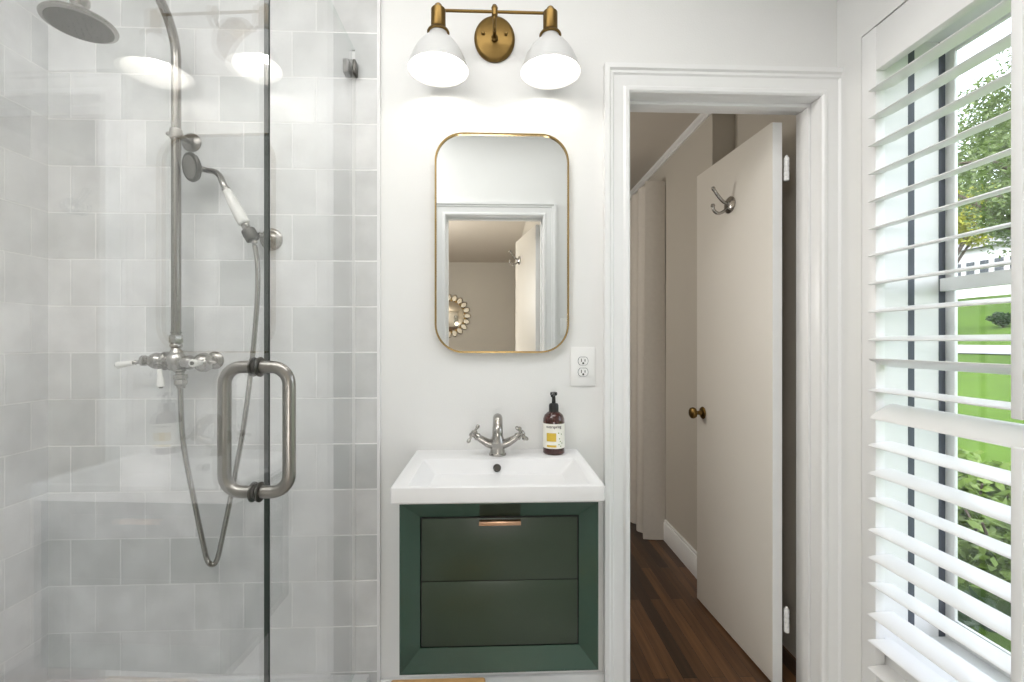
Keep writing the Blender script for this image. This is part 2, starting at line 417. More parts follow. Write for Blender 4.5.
# ---------------------------------------------------------------- doors
def make_hook(parent, c, nrm, lab):
    """coat hook: oval plate, two long upper prongs and two short lower ones, built local to the door (x along width)"""
    bm = bmesh.new()
    s = nrm
    lathe(bm, [(0.0, 0.0), (0.034, 0.0), (0.034, 0.004), (0.026, 0.010), (0.012, 0.014), (0, 0.014)], c, (0, s, 0), 24, 1.3, 1.1)
    for side, hgt in ((-1, 0), (1, 0)):
        lathe(bm, [(0, 0), (0.004, 0), (0.003, 0.002), (0, 0.002)], (c[0]+side*0.017, c[1]+s*0.007, c[2]), (0, s, 0), 10)
    p = [V(c[0], c[1]+s*0.008, c[2]+0.004), V(c[0], c[1]+s*0.032, c[2]+0.014), V(c[0], c[1]+s*0.060, c[2]+0.044), V(c[0], c[1]+s*0.080, c[2]+0.072)]
    tube(bm, smooth_path(p, 6), 0.0074, 12)
    lathe(bm, [(0, -0.010), (0.007, -0.008), (0.010, 0), (0.007, 0.008), (0, 0.010)], p[-1], (0, s*0.6, 1), 14)
    p = [V(c[0], c[1]+s*0.008, c[2]-0.010), V(c[0], c[1]+s*0.030, c[2]-0.030), V(c[0], c[1]+s*0.055, c[2]-0.040), V(c[0], c[1]+s*0.076, c[2]-0.028), V(c[0], c[1]+s*0.082, c[2]-0.006)]
    tube(bm, smooth_path(p, 6), 0.0072, 12)
    lathe(bm, [(0, -0.010), (0.007, -0.008), (0.010, 0), (0.007, 0.008), (0, 0.010)], p[-1], (0, s*0.1, 1), 14)
    o = obj('coat_hook', bm, M['nickel'], parent, local=True); o['label'] = lab
    return o

def make_knob(parent, x, y, s, z):
    bm = bmesh.new()
    lathe(bm, [(0, 0), (0.031, 0), (0.031, 0.003), (0.026, 0.008), (0.012, 0.010), (0.010, 0.030), (0.014, 0.036), (0.025, 0.042), (0.029, 0.052), (0.027, 0.062), (0.018, 0.068), (0, 0.069)], (x, y, z), (0, s, 0), 32)
    o = obj('door_knob', bm, M['brass'], parent, local=True); o['label'] = 'aged brass round door knob'
    return o

def make_door(name, label, pivot, rz, w, zt, face, hinge_zs, hook_x, hook_z, mirror=1):
    """slab runs along local +x from the pivot; face = sign of local y of the side towards the bathroom"""
    d = thing(name, label, 'door', (pivot[0], pivot[1], FZ), rz, kind='structure')
    bm = bmesh.new(); y0, y1 = (0, 0.042) if face < 0 else (-0.042, 0)
    box(bm, (0.004, y0, 0.008), (w, y1, zt-FZ), 0.003)
    obj('door_slab', bm, M['doorpaint'], d, local=True)
    bm = bmesh.new(); box(bm, (0.0025, y0+0.002, 0.010), (0.0045, y1-0.002, zt-FZ-0.003)); o = obj('door_edge', bm, M['trim'], d, local=True); o['label'] = 'hinge edge, its brighter light painted in white'  # brighter light on the edge put in as whiter paint
    fy = y0 if face < 0 else y1
    by = y1 if face < 0 else y0
    kz = 0.985
    make_knob(d, w-0.065, fy, face, kz); make_knob(d, w-0.065, by, -face, kz)
    for hz in hinge_zs:
        bm = bmesh.new()
        for k in range(5):
            lathe(bm, [(0, 0), (0.0088, 0), (0.0098, 0.002), (0.0098, 0.0155), (0.0088, 0.0175), (0, 0.0175)], (-0.003, by-face*0.0125, hz-FZ-0.045+k*0.018), (0, 0, 1), 14)
        lathe(bm, [(0, 0), (0.005, 0), (0.006, 0.004), (0.003, 0.009), (0, 0.010)], (-0.003, by-face*0.0125, hz-FZ+0.045), (0, 0, 1), 12)
        o = obj('hinge', bm, M['trim'], d, local=True); o['label'] = 'white painted butt hinge'
    if hook_x: make_hook(d, (hook_x, fy, hook_z-FZ), face, 'nickel double coat hook')
    return d
# the bedroom door, hinged on the right jamb and standing open into the bedroom
a1 = math.atan2(0.61, -0.032)
make_door('door_1', 'cream flush door standing open into the bedroom, hook on it', (1.088, 0.146), a1, 0.612, 2.13, 1, (1.943, 0.176), 0.300, 1.890)
# the entrance door, seen only in the mirror
a2 = math.atan2(-0.62, -0.118)
make_door('door_2', 'cream entrance door open into the hall, seen in the mirror', (0.302, YF-0.145), a2, 0.64, 2.13, -1, (1.90, 0.15), 0.50, 1.95)
# closed door in the hall
d3 = thing('door_3', 'white closed hall door beyond the entrance door, in the mirror', 'door', (HX, -5.6, FZ), 0, kind='structure')
boxes('door_slab', [((HX-0.012, -6.0, FZ+0.005), (HX, -5.25, 2.05))], M['trim'], parent=d3, bev=0.002)
boxes('door_casing', [((HX-0.025, -6.09, FZ), (HX, -6.0, 2.14)), ((HX-0.025, -5.25, FZ), (HX, -5.16, 2.14)), ((HX-0.025, -6.0, 2.05), (HX, -5.25, 2.14))], M['trim'], parent=d3, bev=0.003)

# ---------------------------------------------------------------- vanity: cabinet, sink, faucet, soap
VX0, VX1, VZ0, VZ1, VY = -0.249, 0.276, 0.395, 0.845, -0.405
ix0, ix1, iz0, iz1 = -0.200, 0.229, 0.444, 0.797
vc = thing('vanity_cabinet', 'dark green wall-hung vanity cabinet with two drawers', 'cabinet', (0.0135, 0, VZ0))
bm = bmesh.new()
for lo, hi in (((VX0, VY+0.032, VZ0), (VX0+0.016, 0, VZ1)), ((VX1-0.016, VY+0.032, VZ0), (VX1, 0, VZ1)), ((VX0+0.016, VY+0.047, VZ0), (VX1-0.016, 0, VZ0+0.016)), ((VX0+0.016, -0.012, VZ0+0.016), (VX1-0.016, 0, VZ1-0.07))): box(bm, lo, hi)
obj('carcass', bm, M['greenframe'], vc)
bm = bmesh.new(); rec = 0.030
O = [(VX0, VZ0), (VX1, VZ0), (VX1, VZ1), (VX0, VZ1)]; I = [(ix0, iz0), (ix1, iz0), (ix1, iz1), (ix0, iz1)]
lip = 0.004
rows = []
rows.append([bm.verts.new((x, VY+0.0315, z)) for x, z in O])
rows.append([bm.verts.new((x, VY, z)) for x, z in O])
rows.append([bm.verts.new((x+lip*(1 if x < 0 else -1), VY, z+lip*(1 if z < 0.6 else -1))) for x, z in O])
rows.append([bm.verts.new((x, VY+rec, z)) for x, z in I])
rows.append([bm.verts.new((x, VY+0.0315, z)) for x, z in I])
for a, b in zip(rows, rows[1:]):
    for k in range(4): bm.faces.new((a[k], a[(k+1) % 4], b[(k+1) % 4], b[k]))
bmesh.ops.recalc_face_normals(bm, faces=bm.faces)
o = obj('front_frame', bm, M['greenframe'], vc, angle=10); o['label'] = 'mitred bevelled green front frame'
gap = 0.0045; zm = 0.623; fy = VY + rec - 0.001
bm = bmesh.new()
box(bm, (ix0+0.002, VY+0.0316, iz0+0.002), (ix1-0.002, VY+0.034, iz1-0.002))
o = obj('drawer_gap', bm, M['black'], vc); o['label'] = 'black shadow gap around the drawers'
for nm, z0, z1 in (('upper', zm+0.0012, iz1-gap), ('lower', iz0+gap, zm-0.0012)):
    bm = bmesh.new(); box(bm, (ix0+gap, fy, z0), (ix1-gap, fy+0.003, z1), 0.0012)
    dr = obj('drawer', bm, M['green'], vc); 
    if nm == 'upper':
        dr['label'] = 'upper drawer with the copper edge pull'
        bm = bmesh.new(); hx = 0.0145
        box(bm, (hx-0.056, fy-0.016, z1-0.015), (hx+0.056, fy-0.0135, z1-0.0045), 0.0006)
        box(bm, (hx-0.056, fy-0.0135, z1-0.007), (hx+0.056, fy+0.002, z1-0.0045), 0.0006)
        o = obj('drawer_pull', bm, M['copper'], dr); o['label'] = 'copper edge pull'
bm = bmesh.new(); hx = 0.0145
vs = [bm.verts.new(q) for q in ((hx-0.055, VY+rec-0.0012, iz1+0.0005), (hx+0.055, VY+rec-0.0012, iz1+0.0005), (hx+0.055, VY+0.001, VZ1-lip-0.002), (hx-0.055, VY+0.001, VZ1-lip-0.002))]
bm.faces.new(vs); ext = bmesh.ops.extrude_face_region(bm, geom=list(bm.faces)); bmesh.ops.translate(bm, vec=(0, 0.004, 0.004), verts=[v for v in ext['geom'] if isinstance(v, bmesh.types.BMVert)])
bmesh.ops.recalc_face_normals(bm, faces=bm.faces)
o = obj('finger_notch', bm, M['notchshade'], vc); o['label'] = 'finger notch in the frame above the pull, its shade painted dark'  # plate on the bevel, recess not cut, its shade painted on

# sink
SX0, SX1, SY, SZ0, SZ1 = -0.271, 0.292, -0.42, 0.846, 0.890
sk = thing('vanity_sink', 'white ceramic rectangular sink top on the green vanity', 'sink', (0.0105, 0, SZ0))
bm = bmesh.new()
def ring(x0, x1, y0, y1, z, r, n=5):
    return [bm.verts.new((x, y, z)) for x, y in round_rect((x0+x1)/2, (y0+y1)/2, x1-x0, y1-y0, r, n)]
R = [ring(SX0+0.004, SX1-0.004, SY+0.004, 0, SZ0, 0.006), ring(SX0, SX1, SY, 0, SZ0+0.004, 0.008), ring(SX0, SX1, SY, 0, SZ1-0.005, 0.008),
     ring(SX0+0.0015, SX1-0.0015, SY+0.0015, 0, SZ1-0.0015, 0.008), ring(SX0+0.005, SX1-0.005, SY+0.005, -0.003, SZ1, 0.007),
     ring(-0.231, 0.260, -0.404, -0.128, SZ1, 0.008), ring(-0.227, 0.256, -0.401, -0.132, SZ1-0.0015, 0.008), ring(-0.224, 0.253, -0.398, -0.135, SZ1-0.006, 0.008),
     ring(-0.165, 0.190, -0.345, -0.165, SZ1-0.070, 0.012), ring(-0.150, 0.175, -0.335, -0.180, SZ1-0.080, 0.02), ring(-0.02, 0.04, -0.29, -0.24, SZ1-0.086, 0.02)]
for a, b in zip(R, R[1:]):
    n = len(a)
    for k in range(n): bm.faces.new((a[k], a[(k+1) % n], b[(k+1) % n], b[k]))
bm.faces.new(R[-1]); bm.faces.new(list(reversed(R[0])))
bmesh.ops.recalc_face_normals(bm, faces=bm.faces)
obj('basin', bm, M['ceramic'], sk, angle=30)
bm = bmesh.new()
lathe(bm, [(0.0125, 0.0), (0.0125, 0.003), (0.0105, 0.0042), (0.0085, 0.003), (0.0075, 0.0005), (0, 0.0005)], (0.008, -0.1455, 0.864), (0, -1, 0.45), 24)
o = obj('overflow', bm, M['pewter'], sk); o['label'] = 'round grey overflow hole'
bm = bmesh.new()
lathe(bm, [(0.03, 0.0), (0.03, 0.003), (0.024, 0.005), (0, 0.005)], (0.010, -0.265, 0.8045), (0, 0, 1), 24)
obj('drain', bm, M['nickel'], sk)

# faucet
fx, fyy = 0.010, -0.078
fc = thing('bridge_faucet', 'brushed nickel faucet with two cross handles on the white sink', 'faucet', (fx, fyy, SZ1))
bm = bmesh.new()
lathe(bm, [(0, 0), (0.029, 0), (0.029, 0.004), (0.025, 0.008), (0.023, 0.022), (0.024, 0.035), (0.026, 0.043), (0.021, 0.055), (0.0165, 0.068), (0.0145, 0.078)], (fx, fyy, SZ1), (0, 0, 1), 28)
for s in (-1, 1):
    p = [V(fx+s*0.006, fyy, SZ1+0.034), V(fx+s*0.030, fyy-0.004, SZ1+0.040), V(fx+s*0.050, fyy-0.006, SZ1+0.051), V(fx+s*0.066, fyy-0.008, SZ1+0.061)]
    tube(bm, smooth_path(p, 5), [0.018-0.0085*i/15 for i in range(16)], 16)
obj('faucet_body', bm, M['nickel'], fc)
bm = bmesh.new()
p = [V(fx, fyy, SZ1+0.06), V(fx, fyy, SZ1+0.095), V(fx, fyy-0.008, SZ1+0.114), V(fx, fyy-0.035, SZ1+0.128), V(fx, fyy-0.070, SZ1+0.122), V(fx, fyy-0.095, SZ1+0.104), V(fx, fyy-0.100, SZ1+0.092)]
sp = smooth_path(p, 6); tube(bm, sp, [0.0180-0.0025*min(1, i/12) for i in range(len(sp))], 18)
obj('spout', bm, M['nickel'], fc)
for s in (-1, 1):
    hb = bmesh.new(); ax = V(s*0.80, -0.08, 0.59).normalized(); c = V(fx+s*0.064, fyy-0.008, SZ1+0.060)
    lathe(hb, [(0, 0), (0.0125, 0), (0.0135, 0.004), (0.011, 0.009), (0.009, 0.016), (0.011, 0.020), (0.011, 0.026), (0.007, 0.030), (0, 0.031)], c, ax, 20)
    c2 = c + ax*0.021; u = ax.cross(V(0, 1, 0)).normalized(); w = ax.cross(u)
    for k in range(4):
        dv = (u*math.cos(PI*k/2+0.45)+w*math.sin(PI*k/2+0.45))
        tube(hb, [c2+dv*0.006, c2+dv*0.020, c2+dv*0.026], [0.0042, 0.0038, 0.0042], 10)
        lathe(hb, [(0, -0.008), (0.005, -0.006), (0.0068, 0), (0.005, 0.006), (0, 0.008)], c2+dv*0.028, dv, 12)
    obj('cross_handle', hb, M['nickel'], fc)

# soap bottle
bx, by, br = 0.2005, -0.062, 0.0365
sb = thing('soap_bottle', 'amber pump soap bottle with white and yellow label on the sink', 'soap bottle', (bx, by, SZ1))
bm = bmesh.new()
lathe(bm, [(0, 0), (0.033, 0), (br, 0.004), (br, 0.110), (0.0355, 0.118), (0.031, 0.130), (0.021, 0.139), (0.0145, 0.143), (0.0135, 0.150), (0, 0.150)], (bx, by, SZ1), (0, 0, 1), 40)
obj('bottle_body', bm, M['amber'], sb)
bm = bmesh.new()
lathe(bm, [(0.0145, 0.140), (0.0165, 0.142), (0.0165, 0.162), (0.0135, 0.168), (0.007, 0.170), (0.006, 0.188), (0.0055, 0.194), (0.011, 0.196), (0.0125, 0.200), (0.0115, 0.206), (0, 0.208)], (bx, by, SZ1), (0, 0, 1), 28)
tube(bm, [(bx, by, SZ1+0.200), (bx-0.004, by-0.016, SZ1+0.201), (bx-0.010, by-0.034, SZ1+0.197)], [0.006, 0.0055, 0.0045], 12)
o = obj('pump', bm, M['black'], sb); o['label'] = 'black pump top'
def wrap(bm, a0, a1, z0, z1, r, n=24):
    """patch of a cylinder around the bottle, angles measured from -Y"""
    vs = []
    for i in range(n+1):
        a = a0+(a1-a0)*i/n
        vs.append([bm.verts.new((bx+r*math.sin(a), by-r*math.cos(a), SZ1+z)) for z in (z0, z1)])
    for a, b in zip(vs, vs[1:]): bm.faces.new((a[0], b[0], b[1], a[1]))
bm = bmesh.new(); wrap(bm, -2.2, 2.2, 0.022, 0.104, br+0.0004, 48)
lb = obj('label', bm, M['paper'], sb); lb['label'] = 'white paper label'
bm = bmesh.new(); wrap(bm, -0.80, 0.10, 0.046, 0.074, br+0.0008); wrap(bm, -0.78, 0.12, 0.027, 0.034, br+0.0008)
obj('yellow_panel', bm, M['yellow'], lb)
bm = bmesh.new()
for a, z in ((0.32, 0.074), (0.42, 0.055), (0.50, 0.046), (0.62, 0.070), (0.36, 0.036), (0.68, 0.040), (0.55, 0.030)):
    wrap(bm, a-0.05, a+0.05, z-0.0018, z+0.0018, br+0.0008, 4)
obj('leaf_print', bm, M['leafgreen'], lb)
cu = bpy.data.curves.new('lettering', 'FONT'); cu.body = 'everspring'; cu.size = 0.0135; cu.align_x = 'CENTER'; cu.offset = 0.00016
to = bpy.data.objects.new('lettering', cu); COL.objects.link(to)
bpy.context.view_layer.update()
tme = bpy.data.meshes.new_from_object(to.evaluated_get(bpy.context.evaluated_depsgraph_get()))
bm = bmesh.new(); bm.from_mesh(tme)
bpy.data.objects.remove(to); bpy.data.curves.remove(cu)
for v in bm.verts:
    a = v.co.x/br*0.92 - 0.12; r = br+0.0009
    v.co = V(bx+r*math.sin(a), by-r*math.cos(a), SZ1+0.0905+v.co.y)
obj('lettering', bm, M['ink'], lb, smooth=False)

# ---------------------------------------------------------------- wall mirror, outlet, sconce
MX0, MX1, MZ0, MZ1 = -0.206, 0.259, 1.229, 1.990
wm = thing('wall_mirror', 'tall rounded mirror with thin brass frame above the sink', 'mirror', ((MX0+MX1)/2, 0, MZ0))
cxm, czm, wmm, hmm = (MX0+MX1)/2, (MZ0+MZ1)/2, MX1-MX0, MZ1-MZ0
bm = bmesh.new(); prism(bm, round_rect(cxm, czm, wmm-0.01, hmm-0.01, 0.093, 12), -0.018, -0.004)
obj('mirror_glass', bm, M['mirror'], wm, angle=25)
bm = bmesh.new()
A = round_rect(cxm, czm, wmm, hmm, 0.098, 12); B = round_rect(cxm, czm, wmm-0.011, hmm-0.011, 0.0925, 12)
ra = [[bm.verts.new((x, y, z)) for x, z in q] for q, y in ((A, 0), (A, -0.024), (B, -0.024), (B, -0.016))]
for a, b in zip(ra, ra[1:]):
    n = len(a)
    for k in range(n): bm.faces.new((a[k], a[(k+1) % n], b[(k+1) % n], b[k]))
bmesh.ops.recalc_face_normals(bm, faces=bm.faces)
o = obj('mirror_frame', bm, M['brightbrass'], wm, angle=30); o['label'] = 'thin brass frame'

ol = thing('wall_outlet', 'white double power outlet on the wall right of the sink', 'outlet', (0.3125, 0, 1.18))
ox, oz = 0.3115, 1.180
bm = bmesh.new(); box(bm, (ox-0.044, -0.006, oz-0.069), (ox+0.044, 0, oz+0.069), 0.003)
obj('cover_plate', bm, M['outlet'], ol)
for dz in (0.0195, -0.0195):
    bm = bmesh.new(); rim = bmesh.new()
    pr = [(ox+0.017*math.cos(t), oz+dz+max(-0.0135, min(0.0135, 0.017*math.sin(t)))) for t in [2*PI*i/32 for i in range(32)]]
    prism(bm, pr, -0.0085, -0.004); prism(rim, [(ox+(x-ox)*1.09, oz+dz+(z-oz-dz)*1.10) for x, z in pr], -0.0064, -0.004)
    so = obj('socket_face', bm, M['outlet'], ol, angle=20)
    o = obj('socket_seam', rim, M['dark'], so, angle=20); o['label'] = 'thin dark seam round the socket'
    bm = bmesh.new()
    box(bm, (ox-0.0075, -0.0089, oz+dz-0.003), (ox-0.0050, -0.008, oz+dz+0.0085)); box(bm, (ox+0.0050, -0.0089, oz+dz-0.002), (ox+0.0078, -0.008, oz+dz+0.0065))
    lathe(bm, [(0, 0), (0.0036, 0), (0.0036, 0.0009), (0, 0.0009)], (ox, -0.008, oz+dz-0.0075), (0, -1, 0), 12)
    o = obj('slot', bm, M['black'], so, smooth=False); o['label'] = 'black contact slots'
bm = bmesh.new(); lathe(bm, [(0, 0), (0.0035, 0), (0.003, 0.0012), (0, 0.0014)], (ox, -0.006, oz), (0, -1, 0), 14)
obj('screw', bm, M['outlet'], ol)

sw = thing('light_switch', 'white light switch plate by the entrance door, seen in the mirror', 'light switch', (0.50, YF, 1.37))
bm = bmesh.new(); box(bm, (0.463, YF, 1.31), (0.537, YF+0.006, 1.43), 0.003); obj('cover_plate', bm, M['outlet'], sw)
bm = bmesh.new(); box(bm, (0.483, YF+0.005, 1.335), (0.517, YF+0.010, 1.405), 0.002); obj('rocker', bm, M['outlet'], sw)

sc = thing('wall_sconce', 'aged brass vanity light with two white dome shades, both lit', 'wall lamp', (0.0, 0, 2.335))
bm = bmesh.new()
lathe(bm, [(0, 0), (0.071, 0), (0.071, 0.008), (0.067, 0.013), (0.060, 0.016), (0, 0.017)], (0.0, 0, 2.326), (0, -1, 0), 48, 1.0, 1.13)
for s in (-1, 1): lathe(bm, [(0, 0), (0.0062, 0), (0.0062, 0.004), (0.003, 0.007), (0, 0.007)], (s*0.040, -0.016, 2.338), (0, -1, 0), 14)
obj('backplate', bm, M['brass'], sc)
bz, byy = 2.340, -0.115
bm = bmesh.new()
lathe(bm, [(0, 0), (0.012, 0), (0.012, 0.010), (0.007, 0.014), (0.0055, 0.020), (0.0055, 0.050)], (0.0, -0.015, 2.320), (0, -1, 0), 18)
tube(bm, smooth_path([(0, -0.060, 2.320), (0, -0.090, 2.310), (0, -0.112, 2.320), (0, byy, bz)], 6), 0.0055, 12)
tube(bm, smooth_path([(0, byy, bz-0.01), (0, byy, bz+0.012)], 4), 0.010, 14)
lathe(bm, [(0, -0.011), (0.007, -0.009), (0.011, 0), (0.007, 0.009), (0, 0.011)], (0, byy, bz+0.016), (0, 0, 1), 16)
obj('arm', bm, M['brass'], sc)
bm = bmesh.new(); tube(bm, [(-0.181, byy, bz+0.004), (0.181, byy, bz+0.004)], 0.0048, 12)
obj('crossbar', bm, M['brass'], sc)
for s in (-1, 1):
    sx = s*0.181; sy = -0.128; rz_ = 2.140
    bm = bmesh.new()
    lathe(bm, [(0, 0.216), (0.008, 0.215), (0.012, 0.210), (0.012, 0.203), (0.019, 0.201), (0.0235, 0.196), (0.0235, 0.142), (0.022, 0.138), (0.024, 0.135), (0.034, 0.128), (0.036, 0.123), (0.032, 0.120), (0.0, 0.122)], (sx, sy, rz_), (0, 0, 1), 32)
    obj('socket', bm, M['brass'], sc)
    bm = bmesh.new()
    outp = [(0.028, 0.124), (0.030, 0.114), (0.037, 0.106), (0.050, 0.094), (0.064, 0.077), (0.077, 0.055), (0.087, 0.032), (0.094, 0.012), (0.0978, 0.002), (0.0985, 0.0)]
    t = bmesh.new()
    lathe(t, outp, (0, 0, 0), (0, 0, 1), 56, caps=False)
    bmesh.ops.recalc_face_normals(t, faces=t.faces)
    merge(bm, t, Matrix.Translation((sx, sy, rz_)))
    sh = obj('shade', bm, M['shade'], sc, angle=40); sh['label'] = 'white dome lamp shade'
    bm = bmesh.new()
    lathe(bm, [(r-0.0025, h) for r, h in outp[:-1]] + [(0.0983, 0.0)], (sx, sy, rz_), (0, 0, 1), 56, caps=False)
    o = obj('shade_lining', bm, M['shadein'], sh, angle=40); o['label'] = 'bright white inside of the shade'
    bm = bmesh.new()
    lathe(bm, [(0, 0.030), (0.014, 0.032), (0.026, 0.041), (0.031, 0.055), (0.028, 0.070), (0.018, 0.082), (0.013, 0.092), (0.013, 0.118), (0, 0.119)], (sx, sy, rz_), (0, 0, 1), 24)
    o = obj('bulb', bm, M['bulb'], sc); o['label'] = 'lit white bulb'

# ---------------------------------------------------------------- shower glass
GX = -0.485; GT = 2.272
def pane_with_edges(parent, y0, y1, z0, z1):
    h = 0.005
    bm = bmesh.new()
    for x in (GX-h, GX+h):
        vs = [bm.verts.new(q) for q in ((x, y0, z0), (x, y1, z0), (x, y1, z1), (x, y0, z1))]
        bm.faces.new(vs if x > GX else list(reversed(vs)))
    obj('glass_pane', bm, M['glass'], parent, smooth=False)
    bm = bmesh.new()
    e = [(y0, z0), (y1, z0), (y1, z1), (y0, z1)]
    a = [bm.verts.new((GX-h, y, z)) for y, z in e]; b = [bm.verts.new((GX+h, y, z)) for y, z in e]
    for k in range(4):
        f = bm.faces.new((a[k], a[(k+1) % 4], b[(k+1) % 4], b[k])); f.material_index = 0 if k % 2 else 1
    o = obj('glass_edge', bm, [M['glassedge'], M['topedge']], parent, smooth=False); o['label'] = 'dark green polished glass edge'
sp = thing('fixed_shower_screen', 'fixed clear glass shower panel clamped to the tiled wall', 'shower screen', (GX, -0.31, 0.125))
pane_with_edges(sp, -0.619, -0.0135, 0.1255, GT)
bm = bmesh.new(); box(bm, (GX-0.005, -0.0138, 0.125), (GX+0.005, -0.012, GT-0.005))
o = obj('seal', bm, M['silicone'], sp); o['label'] = 'white silicone bead'
bm = bmesh.new()
box(bm, (GX-0.026, -0.050, 2.175), (GX-0.0052, -0.012, 2.222), 0.003); box(bm, (GX+0.0052, -0.046, 2.175), (GX+0.016, -0.012, 2.222), 0.003)
o = obj('glass_clamp', bm, M['pewter'], sp); o['label'] = 'dark metal wall clamp'
sd = thing('hinged_shower_screen', 'hinged clear glass shower door with a steel pull handle', 'shower door', (GX, -0.6245, 0.13), kind='thing')
pane_with_edges(sd, -1.650, -0.6245, 0.13, GT)
hy = -0.661; h0, h1 = 0.961, 1.217; hw = 0.0665
bm = bmesh.new()
loop = round_rect(GX, (h0+h1)/2, 2*hw, h1-h0, 0.036, 8)
for side in (-1, 1):
    pts = [(x, hy, z) for x, z in loop if (x-GX)*side > 0.004]
    pts.sort(key=lambda q: math.atan2(q[2]-(h0+h1)/2, (q[0]-GX)*side))
    pts = [(GX+side*0.0052, hy, h0)] + pts + [(GX+side*0.0052, hy, h1)]
    tube(bm, pts, 0.0128, 20)
ph = obj('pull_handle', bm, M['steel'], sd); ph['label'] = 'back to back satin steel pull handle'
for z in (h0, h1):
    bm = bmesh.new()
    for side in (-1, 1):
        lathe(bm, [(0.0127, 0.0), (0.0200, 0.0), (0.0205, 0.001), (0.0205, 0.003), (0.0185, 0.0045), (0.0127, 0.005)], (GX+side*0.0052, hy, z), (side, 0, 0), 28, caps=False)
    o = obj('collar', bm, M['pewter'], ph); o['label'] = 'dark ring where the handle meets the glass'
for z in (0.4, 2.0):
    bm = bmesh.new(); box(bm, (GX-0.015, -1.668, z-0.045), (GX+0.015, -1.60, z+0.045), 0.003)
    obj('hinge', bm, M['steel'], sd)
sd.rotation_euler.z = -0.0435          # the door stands a touch off the panel's plane

# ---------------------------------------------------------------- shower fittings
RX, RY = -1.037, -0.078; VZ = 1.204
st = thing('exposed_shower', 'exposed nickel shower set with riser pipe, round rain head and porcelain levers', 'shower', (RX, 0, VZ))
bm = bmesh.new()
pth = [V(RX, RY, 1.285), V(RX, RY, 1.6), V(RX, RY, 2.19)]
gr = 0.168
for k in range(1, 19):
    a = PI*k/18; pth.append(V(RX, RY-gr+gr*math.cos(a), 2.19+gr*math.sin(a)))
pth.append(V(RX, RY-2*gr, 2.150))
tube(bm, pth, 0.0140, 18)
o = obj('riser_pipe', bm, M['pipe'], st); o['label'] = 'riser pipe bent into a gooseneck'
hc = V(RX-0.013, RY-2*gr, 2.068)
bm = bmesh.new()
lathe(bm, [(0, 0), (0.070, 0), (0.0755, 0.002), (0.077, 0.006), (0.074, 0.011), (0.055, 0.018), (0.030, 0.026), (0.018, 0.036), (0.015, 0.048), (0.020, 0.056), (0.020, 0.068), (0.014, 0.074), (0.014, 0.088), (0, 0.09)], hc, (0, 0, 1), 44)
rh = obj('rain_head', bm, M['nickel'], st)
bm = bmesh.new(); lathe(bm, [(0, 0), (0.067, 0), (0.0675, 0.0015), (0, 0.0015)], hc-V(0, 0, 0.0012), (0, 0, 1), 44)
for rr, cnt in ((0.014, 6), (0.028, 12), (0.042, 18), (0.056, 24)):
    for k in range(cnt):
        a = 2*PI*k/cnt; lathe(bm, [(0.0016, 0), (0.0012, 0.0018), (0, 0.0018)], hc+V(rr*math.cos(a), rr*math.sin(a), -0.0010), (0, 0, -1), 6)
o = obj('spray_plate', bm, M['pewter'], rh); o['label'] = 'dull grey spray face'
# wall bracket
bm = bmesh.new()
lathe(bm, [(0, 0), (0.032, 0), (0.032, 0.003), (0.026, 0.007), (0.012, 0.010), (0.009, 0.014)], (RX+0.008, -0.0125, 1.944), (0, -1, 0), 28)
tube(bm, [(RX+0.008, -0.02, 1.944), (RX, RY, 1.942)], 0.008, 14)
lathe(bm, [(0.0142, -0.016), (0.0180, -0.015), (0.0192, 0), (0.0180, 0.015), (0.0142, 0.016)], (RX, RY, 1.944), (0, 0, 1), 20)
lathe(bm, [(0, 0), (0.006, 0), (0.008, 0.008), (0.005, 0.014), (0, 0.015)], (RX-0.016, RY, 1.944), (-1, 0, 0.1), 14)
for k in range(3):
    a = 2*PI*k/3+0.5; lathe(bm, [(0, 0), (0.0035, 0), (0.003, 0.0015), (0, 0.0015)], V(RX+0.008+0.021*math.cos(a), -0.019, 1.944+0.021*math.sin(a)), (0, -1, 0), 10)
obj('wall_bracket', bm, M['steel'], st)
# valve body
bm = bmesh.new(); vy = RY
lathe(bm, [(0.011, 0.0), (0.021, 0.0), (0.0215, 0.003), (0.0215, 0.022), (0.020, 0.025), (0.014, 0.027), (0.014, 0.030), (0.019, 0.034), (0.019, 0.036)], (RX, vy, 1.264), (0, 0, 1), 6)
lathe(bm, [(0.013, 0.0), (0.018, 0.003), (0.0205, 0.010), (0.016, 0.018), (0.013, 0.024), (0.018, 0.030), (0.018, 0.036), (0.013, 0.044)], (RX, vy, 1.222), (0, 0, 1), 24)
lathe(bm, [(0, -0.034), (0.020, -0.028), (0.030, -0.012), (0.032, 0.0), (0.029, 0.014), (0.018, 0.028), (0, 0.032)], (RX, vy, VZ), (0, 0, 1), 28)
# left limb: narrow waist, then cone and ring
lathe(bm, [(0.020, 0.0), (0.022, 0.026), (0.030, 0.034), (0.030, 0.038), (0.021, 0.042), (0.026, 0.054), (0.027, 0.064), (0.021, 0.078), (0.012, 0.088), (0.010, 0.094), (0.017, 0.097), (0.017, 0.107), (0, 0.109)], (RX, vy, VZ), (-1, 0, 0.02), 28)
# right limb
lathe(bm, [(0.020, 0.0), (0.019, 0.022), (0.023, 0.036), (0.023, 0.046), (0.019, 0.058), (0.019, 0.064), (0.026, 0.070), (0.031, 0.082), (0.031, 0.094), (0.025, 0.105), (0.010, 0.110), (0.006, 0.116), (0.004, 0.126), (0, 0.127)], (RX, vy, VZ-0.004), (1, 0, 0), 28)
